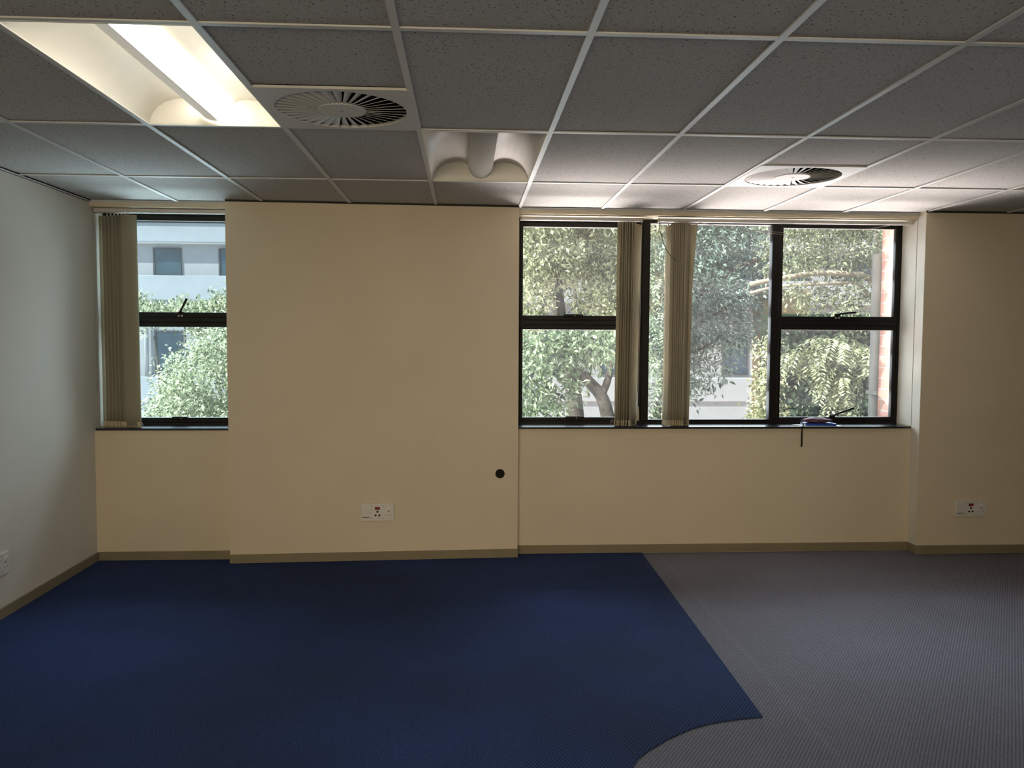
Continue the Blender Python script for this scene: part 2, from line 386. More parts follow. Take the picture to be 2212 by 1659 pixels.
# ================================================================ windows
def ring(mb, x0, x1, z0, z1, wl, wr, wb_, wt, ya, yb):
    mb.box(x0, x0 + wl, ya, yb, z0, z1); mb.box(x1 - wr, x1, ya, yb, z0, z1)
    mb.box(x0 + wl, x1 - wr, ya, yb, z0, z0 + wb_); mb.box(x0 + wl, x1 - wr, ya, yb, z1 - wt, z1)
    return mb


def sash(parent, x0, x1, z0, z1, y, glass='glass', wl=.026, wr=.026, wb_=.036, wt=.036):
    s = ring(MB(), x0, x1, z0, z1, wl, wr, wb_, wt, y - .022, y + .02).build('window_sash', M['frame'], parent, bevel=.004)
    MB().box(x0 + wl - .006, x1 - wr + .006, y - .003, y + .002, z0 + wb_ - .006, z1 - wt + .006).build('window_pane', M[glass], s)
    return s


def stay(parent, x, z, y, ang, length, rivets=True):
    """black peg stay: a small plate with two rivets and a lever"""
    s = MB().box(x - .022, x + .022, y - .008, y, z - .03, z + .012).build('window_handle', M['frame'], parent, bevel=.003)
    d = Vector((math.cos(ang), -.12, math.sin(ang))); p = Vector((x, y - .012, z + .006))
    MB().tube([p, p + d * .03 + Vector((0, 0, .004)), p + d * length], [.008, .007, .009], 8).build('lever', M['frame'], s, smooth=True)
    if rivets:
        MB().disc((x - .012, z - .018), .007, y - .012, y - .008, 12).build('rivet', M['steel'], s)
        MB().disc((x + .012, z - .018), .007, y - .012, y - .008, 12).build('rivet', M['steel'], s)
    return s


def catch(parent, x0, x1, z, y):
    c = MB().box(x0, x1, y - .016, y, z - .012, z + .011).build('window_catch', M['frame'], parent, bevel=.005)
    MB().disc(((x0 + x1) / 2 + .012, z - .002), .004, y - .019, y - .016, 10).build('rivet', M['steel'], c)
    return c


w1 = thing('window_1', (-2.1, 6.06, .936), 'narrow black framed window in the left corner bay', 'window', kind='structure')
fm = ring(MB(), XL, -1.664, .936, 2.505, .03, .024, .03, .032, 6.05, 6.12)
fm.box(XL + .03, -1.688, 6.05, 6.12, 1.704, 1.740)
fm.build('window_frame', M['frame'], w1, bevel=.003)
sash(w1, XL + .03, -1.688, .966, 1.704, 6.075, 'glass_blue'); sash(w1, XL + .03, -1.688, 1.740, 2.475, 6.075, 'glass_blue')
stay(w1, -2.085, 1.768, 6.05, R(62), .115); catch(w1, -2.16, -2.045, 1.0, 6.052)
MB().box(-2.61, -1.664, 5.822, 6.06, .933, .949).build('window_sill', M['sill'], w1, bevel=.003)

w2 = thing('window_2', (1.87, 6.125, .936), 'wide black framed window of three lights in the right bay', 'window', kind='structure')
fm = ring(MB(), .376, 3.372, .936, 2.505, .024, .028, .03, .032, 6.115, 6.18)
fm.box(1.338, 1.395, 6.115, 6.18, .966, 2.473); fm.box(2.342, 2.40, 6.115, 6.18, .966, 2.473)
fm.box(.40, 1.338, 6.115, 6.18, 1.70, 1.736); fm.box(2.40, 3.344, 6.115, 6.18, 1.708, 1.742)
fm.build('window_frame', M['frame'], w2, bevel=.003)
sash(w2, .40, 1.338, .966, 1.70, 6.14, wb_=.03); sash(w2, .40, 1.338, 1.736, 2.473, 6.14)
sash(w2, 2.40, 3.344, .966, 1.708, 6.14, wb_=.03, wl=.028, wr=.028); sash(w2, 2.40, 3.344, 1.742, 2.482, 6.14, wl=.028, wr=.028, wt=.03)
MB().box(1.390, 2.347, 6.14, 6.145, .962, 2.478).build('window_pane', M['glass'], w2)
MB().box(1.395, 2.342, 6.118, 6.16, .966, .978).build('glazing_bead', M['frame'], w2)
catch(w2, .735, .885, 1.772, 6.117); catch(w2, .755, .90, .995, 6.117)
stay(w2, 2.862, 1.785, 6.115, R(8), .135); stay(w2, 2.845, 1.000, 6.115, R(22), .17, False)
MB().box(.376, 3.354, 5.884, 6.118, .932, .947).build('window_sill', M['sill'], w2, bevel=.003)


# ================================================================ vertical blinds
def slat(parent, cx, cy, ang, z0, z1, width=.127, twist=0.0, lean=0.0, n=10):
    """a hanging fabric vane, slightly cupped; ang is its turn from the window plane, twist the extra turn at its top"""
    mb = MB(); rows = n; cols = 4
    for r_ in range(rows + 1):
        f = r_ / rows; a = ang + twist * max(0.0, (f - .62) / .38) ** 2
        for c_ in range(cols + 1):
            u = (c_ / cols - .5) * width; b = .006 * (1 - (2 * c_ / cols - 1) ** 2)
            x = cx + u * math.cos(a) + b * math.sin(a) + lean * f; y = cy + u * math.sin(a) - b * math.cos(a)
            mb.v.append((x, y, z0 + (z1 - z0) * f))
    for r_ in range(rows):
        for c_ in range(cols):
            k = r_ * (cols + 1) + c_
            mb.f.append((k, k + 1, k + cols + 2, k + cols + 1)); mb.m.append(0)
    o = mb.build('slat', M['slat'], parent, smooth=True)
    so_ = o.modifiers.new('cloth', 'SOLIDIFY'); so_.thickness = .0012
    ca, sa = math.cos(ang), math.sin(ang); hw = width / 2 - .001; t = .0035
    pts = [(cx - hw * ca + t * sa, cy - hw * sa - t * ca), (cx + hw * ca + t * sa, cy + hw * sa - t * ca), (cx + hw * ca - t * sa, cy + hw * sa + t * ca), (cx - hw * ca - t * sa, cy - hw * sa + t * ca)]
    MB().prism(pts, z0 - .004, z0 + .036).build('bottom_weight', M['weight'], o, bevel=.001)
    MB().tube([(cx, cy, z1 - .004), (cx, cy, z1 + .014)], .004, 6).build('hanger', M['weight'], o)
    return o


def chain(parent, pts, rad=.0022, name='bottom_chain'):
    return MB().tube(pts, rad, 6).build(name, M['cordm'], parent, smooth=True)


def headrail(parent, x0, x1, y, z0, z1):
    mb = MB()
    mb.prism([(x0, y - .022), (x1, y - .022), (x1, y + .022), (x0, y + .022)], z0 + .004, z1)
    mb.box(x0, x1, y - .022, y - .007, z0, z0 + .004); mb.box(x0, x1, y + .007, y + .022, z0, z0 + .004)
    h = mb.build('head_rail', M['railm'], parent, bevel=.002)
    MB().box(x0 - .006, x0, y - .023, y + .023, z0 - .002, z1 + .001).build('end_cap', M['weight'], h)
    MB().box(x1, x1 + .006, y - .023, y + .023, z0 - .002, z1 + .001).build('end_cap', M['weight'], h)
    return h


def loops(x0, x1, y, z, n, drop):
    return [(x0 + (x1 - x0) * k / n, y, z - (drop if k % 2 else 0)) for k in range(n + 1)]


b1 = thing('vertical_blind', (-2.1, 5.90, 2.497), 'beige vertical blind bunched at the left end of the narrow window', 'blind', 'beige vertical blinds on the window wall')
headrail(b1, -2.612, -1.70, 5.905, 2.468, 2.497)
for k in range(7):
    xl = -2.612 + .0285 * k
    slat(b1, xl + .062, 5.945 - .009 * k, R(-9), .953, 2.452, lean=rng.uniform(-.003, .003))
slat(b1, -2.379, 5.872, R(-3), .955, 2.45)
chain(b1, loops(-2.60, -2.33, 5.862, .968, 16, .014)); chain(b1, [(-2.318, 5.87, .99), (-2.306, 5.868, .985), (-2.300, 5.868, .97), (-2.308, 5.868, .953)])
chain(b1, [(-2.616, 5.875, 2.45), (-2.617, 5.875, 1.8), (-2.616, 5.875, 1.2)], .0018, 'control_chain')

b2 = thing('vertical_blind', (.85, 5.98, 2.497), 'beige vertical blind bunched beside the left mullion of the wide window', 'blind', 'beige vertical blinds on the window wall')
headrail(b2, .40, 1.296, 5.975, 2.464, 2.488)
for k in range(7):
    slat(b2, 1.128 + .0165 * k, 5.995 - .002 * k, R(68 + rng.uniform(-4, 4)), .955, 2.452, lean=.010 + rng.uniform(-.003, .003))
slat(b2, 1.250, 5.985, R(54), .953, 2.446, lean=.022)
chain(b2, loops(1.085, 1.225, 5.945, .985, 12, .012)); chain(b2, [(1.095, 5.95, .995), (1.082, 5.95, .99), (1.074, 5.95, .96), (1.074, 5.95, .952)])
MB().tube([(1.296, 5.975, 2.464), (1.292, 5.975, 1.8), (1.284, 5.975, 1.10)], .0022, 6).build('control_cord', M['cordm'], b2)
MB().prism_y([(1.279, 1.098), (1.289, 1.098), (1.293, 1.06), (1.295, .985), (1.276, .985), (1.278, 1.05)], 5.968, 5.982).build('cord_weight', M['weight'], b2, bevel=.003)

b3 = thing('vertical_blind', (2.38, 5.98, 2.497), 'beige vertical blind bunched right of the left mullion, its cord sagging along the rail', 'blind', 'beige vertical blinds on the window wall')
headrail(b3, 1.424, 3.345, 5.975, 2.464, 2.488)
slat(b3, 1.500, 5.985, R(100), .953, 2.44, lean=.004)
for k in range(8):
    slat(b3, 1.545 + .0142 * k, 5.985 - .002 * k, R(52 + rng.uniform(-4, 4)), .955, 2.452, lean=.003 + rng.uniform(-.002, .002))
slat(b3, 1.652, 5.985, R(-80), .956, 2.448, twist=R(46), lean=.012, width=.11)
chain(b3, loops(1.52, 1.665, 5.945, .988, 14, .014)); chain(b3, loops(1.53, 1.66, 5.94, .958, 10, .008))
MB().tube([(1.424, 5.955, 2.464), (1.428, 5.953, 2.40), (1.445, 5.950, 2.33), (1.475, 5.945, 2.255), (1.512, 5.94, 2.205), (1.548, 5.938, 2.175)], .0024, 6).build('control_cord', M['dcord'], b3, smooth=True)
MB().tube([(1.426, 5.955, 2.464), (1.440, 5.953, 2.41), (1.448, 5.953, 2.34)], .0018, 6).build('control_cord', M['cordm'], b3, smooth=True)
for dz in (0, -.016):
    pts = []
    for k in range(17):
        f = k / 16; x = 1.72 + (3.20 - 1.72) * f
        pts.append((x, 5.955, 2.462 - (.075 + dz * -1) * 4 * f * (1 - f) * (.9)))
    MB().tube(pts, .0014, 5).build('slack_cord', M['cordm'], b3, smooth=True)


# ================================================================ ceiling light fittings
def light_fitting(i, j, lit, label):
    x0, y0 = GX + .6 * i, GY + 1.2 * j
    cx = x0 + .3; ya, yb = y0 + .012, y0 + 1.188
    r = thing('fluorescent_light', (cx, y0 + .6, H), label, 'ceiling light', 'recessed fluorescent troffers in the ceiling grid')
    prof = [(.287, 0), (.285, .018), (.272, .048), (.248, .078), (.215, .100), (.175, .112), (.135, .115), (.10, .110), (.074, .096)]
    full = [(cx - a, H + .002 + b) for a, b in prof] + [(cx + a, H + .002 + b) for a, b in reversed(prof)]
    mb = MB(); n = len(full)
    for y in (ya, yb):
        mb.v += [(p[0], y, p[1]) for p in full]
    for k in range(n - 1):
        mb.f.append((k, k + 1, n + k + 1, n + k)); mb.m.append(0)
    mb.f.append(tuple(range(n))); mb.m.append(0); mb.f.append(tuple(range(2 * n - 1, n - 1, -1))); mb.m.append(0)
    rf = mb.build('reflector', M['lamp_white'], r, smooth=False)
    for p in rf.data.polygons: p.use_smooth = len(p.vertices) == 4
    rim = MB(); rim.box(cx - .294, cx - .286, ya - .004, yb + .004, H - .0005, H + .004); rim.box(cx + .286, cx + .294, ya - .004, yb + .004, H - .0005, H + .004)
    rim.box(cx - .286, cx + .286, ya - .005, ya + .003, H - .0005, H + .004); rim.box(cx - .286, cx + .286, yb - .003, yb + .005, H - .0005, H + .004)
    rim.build('rim', M['lamp_white'], r)
    MB().box(cx - .32, cx + .32, ya - .03, yb + .03, H + .135, H + .145).build('housing_top', M['lamp_white'], r)
    # hanging lamp basket: a U of perforated sheet between the end plates
    bs = MB(); U = []
    for k in range(17):
        th = math.pi + math.pi * k / 16
        U.append((cx + .074 * math.cos(th), H + .092 + .072 * math.sin(th)))
    U = [(cx - .074, H + .108)] + U + [(cx + .074, H + .108)]
    n = len(U)
    for y in (ya + .006, yb - .006): bs.v += [(p[0], y, p[1]) for p in U]
    for k in range(n - 1):
        bs.f.append((k, k + 1, n + k + 1, n + k)); bs.m.append(1 if k < 4 else 2 if k < 10 else 0)
    bk = bs.build('lamp_basket', [BASKET_LIT, BASKET_SIDE_LIT, BASKET_SHADED] if lit else [BASKET] * 3, r, smooth=True)
    for nm, y in (('end_trim', ya + .010), ('end_trim', yb - .010)):
        MB().tube([(p[0], y, p[1]) for p in U], .0022, 6).build(nm, M['lamp_white'], bk)
    for sx in (-1, 1):
        MB().tube([(cx + sx * .074, ya + .008, H + .106), (cx + sx * .074, yb - .008, H + .106)], .0055, 6).build('basket_shade_line', M['screw'], bk)  # dark tubes drawn for the shade gap along the basket edges
    MB().tube([(cx + .012, ya + .03, H + .075), (cx + .012, yb - .03, H + .075)], .013, 12).build('lamp_tube', M['tube_on' if lit else 'tube_off'], r, smooth=True)
    if not lit or True:
        MB().tube([(cx - .026, ya + .03, H + .075), (cx - .026, yb - .03, H + .075)], .013, 12).build('lamp_tube', M['tube_off'], r, smooth=True)
    return r


BASKET = fabric_mat('perforated_lamp_basket', (0.84, 0.82, 0.76), 0.6)
BASKET_SIDE = fabric_mat('lamp_basket_flank', (0.80, 0.76, 0.66), 0.60)
BASKET_LIT = mat('lit_lamp_basket', (0.84, 0.82, 0.76), 0.6, 0.3, 0.02, emit=9.0)
BASKET_SIDE_LIT = mat('lit_lamp_basket_flank', (0.80, 0.76, 0.66), 0.6, 0.3, 0.02, emit=8.0)
BASKET_SHADED = mat('shaded_lamp_basket_strip', (0.60, 0.56, 0.46), 0.6, 0.3, 0.02, emit=0.32)  # shaded side of the basket, painted with darker colour and weaker glow
light_fitting(*LIGHTS[0], True, 'lit fluorescent troffer glowing white and yellow in the ceiling')
light_fitting(*LIGHTS[1], False, 'unlit fluorescent troffer in the ceiling near the top of the pillar')
light_fitting(*LIGHTS[2], False, 'unlit fluorescent troffer cut off by the right edge, above the right wall')


# ================================================================ swirl vents
def swirl_vent(i, j, label):
    cx, cy = GX + .6 * i + .3, GY + 1.2 * j + .9
    r = thing('ceiling_vent', (cx, cy, H), label, 'vent', 'round swirl air vents in square ceiling plates')
    NB = 36; Ro, Ri = .268, .098
    pl = MB(); q = 72; hs = .296
    ringv = [(cx + Ro * math.cos(2 * math.pi * k / q), cy + Ro * math.sin(2 * math.pi * k / q), H - .002) for k in range(q)]
    sqv = []
    for k in range(q):
        a = 2 * math.pi * k / q; s_ = hs / max(abs(math.cos(a)), abs(math.sin(a)))
        sqv.append((cx + s_ * math.cos(a), cy + s_ * math.sin(a), H - .002))
    pl.v = ringv + sqv + [(p[0], p[1], H + .010) for p in ringv] + [(p[0], p[1], H + .008) for p in sqv]
    for k in range(q):
        k2 = (k + 1) % q
        pl.f += [(k, q + k, q + k2, k2)[::-1], (k, k2, 2 * q + k2, 2 * q + k)[::-1], (q + k, 3 * q + k, 3 * q + k2, q + k2)[::-1]]; pl.m += [0, 0, 0]
    pl.build('face_plate', M['vent'], r)
    hb = MB(); hb.prism([(cx + Ri * math.cos(2 * math.pi * k / 48), cy + Ri * math.sin(2 * math.pi * k / 48)) for k in range(48)], H - .003, H + .006)
    h = hb.build('hub', M['vent'], r)
    MB().prism([(cx + .005 * math.cos(k), cy + .005 * math.sin(k)) for k in range(6)], H - .005, H - .002).build('screw', M['screw'], h)
    al = R(19.5)
    vn = MB()
    for k in range(NB):
        a = 2 * math.pi * (k + .5) / NB
        rv = Vector((math.cos(a), math.sin(a), 0)); tv = Vector((-math.sin(a), math.cos(a), 0)); up = tv * math.cos(al) + Vector((0, 0, 1)) * math.sin(al)
        nrm = rv.cross(up) * .0006
        w0, w1 = 2 * math.pi * Ri / NB * .82, 2 * math.pi * Ro / NB * .82
        c = Vector((cx, cy, H - .001))
        P = [c + rv * (Ri - .002) - tv * w0 / 2, c + rv * Ro - tv * w1 / 2]
        P += [P[1] + up * w1, P[0] + up * w0]
        vn.add([p + nrm for p in P] + [p - nrm for p in P], [(0, 1, 2, 3), (7, 6, 5, 4), (0, 4, 5, 1), (1, 5, 6, 2), (2, 6, 7, 3), (3, 7, 4, 0)])
    vn.build('swirl_vanes', M['vent'], r)
    bx = MB(); n = 40
    rb = [(cx + (Ro + .004) * math.cos(2 * math.pi * k / n), cy + (Ro + .004) * math.sin(2 * math.pi * k / n)) for k in range(n)]
    bx.v = [(p[0], p[1], H + .006) for p in rb] + [(p[0], p[1], H + .16) for p in rb]
    bx.f = [(k, (k + 1) % n, n + (k + 1) % n, n + k) for k in range(n)] + [tuple(range(n, 2 * n))]; bx.m = [0] * (n + 1)
    bx.build('plenum', M['dark'], r)
    return r


swirl_vent(*VENTS[0], 'round swirl vent in the ceiling beside the lit troffer')
swirl_vent(*VENTS[1], 'round swirl vent in the ceiling in front of the wide window')


# ================================================================ wall sockets
def build_socket():
    r = thing('wall_socket', (0, 0, 0), '', 'socket', 'wide white power outlet plates')
    W_, H_ = .118, .063
    MB().box(-W_, W_, -.014, 0, -H_, H_).build('plate', M['plate'], r, bevel=.003)
    f = -.014
    fl = MB().box(-.109, -.056, f - .003, f, -.034, .022).build('data_shutter', M['plate'], r, bevel=.001)
    MB().box(-.108, -.057, f - .0045, f - .001, -.037, -.033).build('slot', M['hole'], fl)
    rs = MB().box(-.018, .018, f - .002, f, .018, .038).build('switch_surround', M['hole'], r)
    MB().box(-.0155, .0155, f - .006, f - .001, .0205, .0355).build('red_switch', M['red'], rs, bevel=.001)['label'] = 'dark red rocker switch'
    for (x, z, rr) in ((0, .004, .0075), (-.0135, -.022, .0075), (.0135, -.022, .0075)):
        MB().disc((x, z), rr, f - .0008, f + .002, 20).build('pin_hole', M['hole'] if x == 0 else M['redhole'], r)
    MB().box(.062, .092, f - .005, f, .018, .034).build('white_switch', M['rocker'], r, bevel=.002)
    for (x, z, rr, mm) in ((.079, .004, .0045, 'hole'), (.066, -.022, .004, 'screw'), (.093, -.022, .004, 'screw')):
        MB().disc((x, z), rr, f - .0008, f + .002, 16).build('pin_hole', M[mm], r)
    for (x, z) in ((-.04, .046), (.04, .046), (-.04, -.042), (.04, -.042)):
        MB().disc((x, z), .004, f - .001, f + .001, 12).build('screw', M['screw'], r)
    return r


s1 = build_socket()
s1.location = (-.634, 5.7725, .35); s1.rotation_euler = (0, 0, math.atan2(.085, 2.04)); s1['label'] = 'white power outlet with red switch low on the pillar below the round hole'
s2 = copy_tree(s1); s2.location = (3.775, 5.794, .341); s2.rotation_euler = (0, 0, 0); s2['label'] = 'white power outlet with red switch on the wall right of the wide window'
s3 = copy_tree(s1); s3.location = (XL, 4.597, .311); s3.rotation_euler = (0, 0, R(90)); s3['label'] = 'white power outlet on the left wall, cut off by the picture edge'

hx = .245; hy = 5.73 + .085 * (hx + 1.664) / 2.04
g = thing('cable_hole', (hx, hy, .616), 'round black cable hole in the pillar', 'cable hole', rotz=math.atan2(.085, 2.04))
def flat(mb, name, m, parent):
    o = mb.build(name, m, None); o.parent = parent; return o
flat(MB().disc((0, 0), .031, -.003, 0, 36), 'cover', M['hole'], g)
rm = MB(); n = 36
pts = [(.032 * math.cos(2 * math.pi * k / n), -.002, .032 * math.sin(2 * math.pi * k / n)) for k in range(n + 1)]
flat(rm.tube(pts, .0022, 6, cap=False), 'rim', M['strap'], g)

# ================================================================ things left on the sill
ZS = .947
tag(MB().prism([(2.486, 6.02), (2.535, 5.889), (2.835, 5.893), (2.80, 6.05)], ZS, ZS + .003).build('paper_sheet', M['paper']),
    'white paper lying on the dark sill under the blue book', 'paper')
bk = thing('book', (2.665, 5.97, ZS + .003), 'blue covered book on the sill under the plum pouch', 'book')
P = [(2.552, 5.915), (2.785, 5.905), (2.79, 6.035), (2.56, 6.045)]
sh = lambda s_: [(2.668 + (x - 2.668) * s_, 5.975 + (y - 5.975) * s_) for x, y in P]
MB().prism(P, ZS + .003, ZS + .0055).build('cover', M['book'], bk); MB().prism(P, ZS + .0175, ZS + .020).build('cover', M['book'], bk)
MB().prism(sh(.965), ZS + .0055, ZS + .0175).build('page_block', M['paper'], bk)
MB().prism([P[0], P[1], (P[1][0], P[1][1] + .003), (P[0][0], P[0][1] + .003)], ZS + .0055, ZS + .0175).build('spine', M['book'], bk)
pc = thing('pouch', (2.665, 5.975, ZS + .020), 'plum zip pouch with a dark strap lying on the blue book', 'pouch')
mb = MB(); nu, nv = 28, 16
for a in range(nu + 1):
    f = a / nu; prof = (math.sin(math.pi * min(1, max(0.015, f))) ** .45) * (1 - .45 * f ** 4)
    for b in range(nv):
        th = 2 * math.pi * b / nv
        wr_ = 1 + .10 * math.sin(5 * th + 9 * f) + .07 * math.sin(17 * f + 2 * th)
        x = 2.545 + .245 * f; y = 5.975 + .052 * prof * math.cos(th) * wr_
        z = ZS + .0205 + max(0.0, .019 + .021 * prof * math.sin(th) * wr_ - .002 * f)
        mb.v.append((x, y, z))
for a in range(nu):
    for b in range(nv):
        b2 = (b + 1) % nv
        mb.f.append((a * nv + b, a * nv + b2, (a + 1) * nv + b2, (a + 1) * nv + b)); mb.m.append(0)
mb.f += [tuple(range(nv - 1, -1, -1)), tuple(nu * nv + k for k in range(nv))]; mb.m += [0, 0]
mb.build('body', M['pouch'], pc, smooth=True)
MB().tube([(2.56, 5.932, ZS + .046), (2.62, 5.925, ZS + .048), (2.70, 5.924, ZS + .046), (2.77, 5.935, ZS + .042)], .002, 6).build('zip', M['strap'], pc, smooth=True)
st = MB().tube([(2.548, 5.965, ZS + .044), (2.535, 5.955, ZS + .043), (2.530, 5.94, ZS + .03), (2.533, 5.91, ZS + .012), (2.520, 5.892, ZS + .005), (2.511, 5.880, ZS + .003),
                (2.508, 5.876, ZS - .012), (2.507, 5.877, ZS - .06), (2.508, 5.877, ZS - .12), (2.507, 5.877, .797)], [.004] * 7 + [.0058] * 3, 8).build('strap', M['strap'], pc, smooth=True)
st['label'] = 'dark strap hanging over the sill edge'

# ================================================================ outside
structure(MB().box(-60, .6, 6.22, 60, -1.4, -1.0).build('ground', M['concrete']), 'unseen pale concrete ground outside the narrow window', 'ground')  # unseen ground, set pale to bounce daylight up through the windows
structure(MB().box(.6, 60, 6.22, 60, -1.4, -1.0).build('ground', M['bounce_ground']), 'unseen pinkish ground outside the wide window, tinted for bounced light', 'ground')  # unseen ground, tinted pink for the light it bounces onto the ceiling
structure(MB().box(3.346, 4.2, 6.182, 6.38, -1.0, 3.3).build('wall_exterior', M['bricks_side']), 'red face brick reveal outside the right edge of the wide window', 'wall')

dp = thing('downpipe', (3.378, 6.50, -1.0), 'grey downpipe standing against the brick reveal outside the wide window', 'pipe')
MB().tube([(3.378, 6.50, -1.0), (3.378, 6.50, 2.30)], .045, 16).build('pipe', M['pipe'], dp, smooth=True)
MB().box(3.33, 3.426, 6.38, 6.552, 1.15, 1.18).build('bracket', M['pipe'], dp)

YB = 22.0
bd = thing('building', (0, YB, -1.0), 'white rendered office block with ribbon windows across the yard behind the trees', 'building')
x0, x1 = -22, 26
MB().box(x0, x1, YB + .28, YB + 8, -1.0, 6.0).build('wall', M['plaster2'], bd)
for z0, z1, nm in ((-.144, .515, 'parapet_band'), (2.555, 3.214, 'parapet_band'), (4.091, 4.60, 'roof_fascia')):
    MB().box(x0, x1, YB, YB + .30, z0, z1).build(nm, M['plaster'], bd, bevel=.02)
MB().box(x0, x1, YB + .08, YB + .30, -1.0, -.146).build('plinth', M['plaster'], bd)
MB().box(x0, x1, YB - .08, YB + 8, 4.64, 4.95).build('roof', M['soffit'], bd, bevel=.02)
MB().box(x0, x1, YB + .02, YB + .29, 4.062, 4.09).build('soffit', M['soffit'], bd)
for k in range(-3, 14):
    xw = -8.372 + 1.725 * k
    for z0, z1 in ((.60, 1.76), (3.215, 3.96)):
        f = ring(MB(), xw, xw + .74, z0, z1, .045, .03, .04, .04, YB + .24, YB + .29).build('window', M['bframe'], bd)
        MB().box(xw + .03, xw + .72, YB + .262, YB + .278, z0 + .03, z1 - .03).build('pane', M['bglass'], f)
for xx in (-8.56, 3.1):
    MB().tube([(xx, YB + .17, .53), (xx, YB + .17, 2.53)], .055, 10).build('rain_pipe', M['plaster2'], bd, smooth=True)

wp = thing('yard_post', (-4.09, 14, -1.0), 'white pipe post with a diagonal brace behind the bush', 'post')
MB().tube([(-4.09, 14, -1.0), (-4.09, 14, .48)], .036, 12).build('post', M['pipe_w'], wp, smooth=True)
MB().tube([(-4.22, 13.97, .17), (-4.10, 13.97, .33)], .018, 8).build('brace', M['pipe_w'], wp, smooth=True)

tw = MB().box(4.75, 5.6, 12.9, 13.2, -1.0, 2.42)
tag(tw.build('garden_wall', M['tan'], bevel=.02), 'ochre rendered wall glimpsed through the leaves of the right window light', 'wall')


# ---- plants: every plant a thing with trunk, branches and one leaf mesh
def leaf_quads(P, D, N, L, Wd):
    """P base points, D directions, N normals (n,3); L, Wd lengths and widths (n,) -> verts, faces: folded diamond leaves"""
    D = D / np.linalg.norm(D, axis=1, keepdims=True)
    S = np.cross(D, N); S /= np.linalg.norm(S, axis=1, keepdims=True) + 1e-9
    U = np.cross(S, D)
    mid = P + D * (L * .48)[:, None]
    a = mid + S * (Wd / 2)[:, None] + U * (Wd * .18)[:, None]; b = mid - S * (Wd / 2)[:, None] + U * (Wd * .18)[:, None]
    tip = P + D * L[:, None] - U * (L * .12)[:, None]
    V = np.stack([P, a, tip, b], 1).reshape(-1, 3)
    n = len(P); i = np.arange(n)[:, None] * 4
    F = np.concatenate([i + np.array([[0, 1, 2]]), i + np.array([[0, 2, 3]])], 1).reshape(-1, 3)
    return V, F


def leaf_mesh(name, V, F, m, parent):
    off = np.array(parent.location); me = bpy.data.meshes.new(name)
    me.vertices.add(len(V)); me.vertices.foreach_set('co', (V - off).astype(np.float32).ravel())
    me.loops.add(len(F) * 3); me.loops.foreach_set('vertex_index', F.astype(np.int32).ravel())
    me.polygons.add(len(F)); me.polygons.foreach_set('loop_start', np.arange(0, len(F) * 3, 3, dtype=np.int32))
    me.materials.append(m); me.update(calc_edges=True)
    o = bpy.data.objects.new(name, me); col.objects.link(o); o.parent = parent
    return o


def crown(rs, blobs, clusters, per, ll, lw, spread, droop=.2):
    """blobs: (centre, radii). leaves gathered on twigs near the blob surfaces"""
    P = []; D = []
    tot = sum(b[1][0] * b[1][1] * b[1][2] for b in blobs) ** 1.0
    for c, r in blobs:
        k = max(6, int(clusters * (r[0] * r[1] * r[2]) / tot))
        d = rs.normal(size=(k, 3)); d /= np.linalg.norm(d, axis=1, keepdims=True)
        rad = rs.uniform(.25, 1.0, k) ** .6
        cc = np.array(c) + d * rad[:, None] * np.array(r)
        for q in range(k):
            pts = cc[q] + rs.normal(size=(per, 3)) * spread
            dirs = d[q] * .7 + rs.normal(size=(per, 3)) * .7 - np.array([0, 0, droop])
            P.append(pts); D.append(dirs)
    P = np.concatenate(P); D = np.concatenate(D); n = len(P)
    N = rs.normal(size=(n, 3)) * .6 + np.array([0, 0, 1.0])
    L = ll * rs.uniform(.7, 1.3, n)
    return leaf_quads(P, D, N, L, lw * rs.uniform(.8, 1.2, n) * (L / ll))


def fronds(rs, anchors, length, pairs, ll, lw, droop=.9):
    """hanging pinnate fronds"""
    P = []; D = []; N = []
    for a in anchors:
        az = rs.uniform(0, 2 * math.pi); out = np.array([math.cos(az), math.sin(az), 0]); Lf = length * rs.uniform(.7, 1.25)
        for k in range(pairs):
            f = (k + 1) / pairs
            p = np.array(a) + out * Lf * .55 * f + np.array([0, 0, -droop * Lf * f ** 1.6])
            t = out * .55 + np.array([0, 0, -droop * 1.6 * f ** .6]); t /= np.linalg.norm(t)
            s = np.cross(t, np.array([0, 0, 1.0])); s /= np.linalg.norm(s) + 1e-9
            for sg_ in (-1, 1):
                P.append(p); D.append(s * sg_ + t * .7 + rs.normal(size=3) * .12); N.append(np.cross(s, t) + rs.normal(size=3) * .15)
    P = np.array(P); n = len(P)
    return leaf_quads(P, np.array(D), np.array(N), ll * rs.uniform(.8, 1.2, n), lw * rs.uniform(.8, 1.2, n))


def plant(name, base, label, cat, trunks, bark, V, F, leaf, group=None):
    r = thing(name, base, label, cat, group)
    for nm, pts, rad in trunks:
        MB().tube(pts, rad, 9).build(nm, M[bark], r, smooth=True)
    leaf_mesh('foliage', V, F, M[leaf], r)
    return r


def smooth_pts(pts, k=5):
    out = []
    P = [np.array(p, float) for p in pts]
    for a in range(len(P) - 1):
        p0, p1, p2, p3 = P[max(a - 1, 0)], P[a], P[a + 1], P[min(a + 2, len(P) - 1)]
        for q in range(k):
            t = q / k
            out.append(tuple(.5 * ((2 * p1) + (-p0 + p2) * t + (2 * p0 - 5 * p1 + 4 * p2 - p3) * t * t + (-p0 + 3 * p1 - 3 * p2 + p3) * t ** 3)))
    out.append(tuple(P[-1])); return out


def lin(a, b, n): return [a + (b - a) * k / (n - 1) for k in range(n)]
def T(nm, pts, r0, r1):
    q = smooth_pts(pts); return (nm, q, lin(r0, r1, len(q)))


GT = 'trees and bushes in the yard outside'
rs = np.random.default_rng(11)
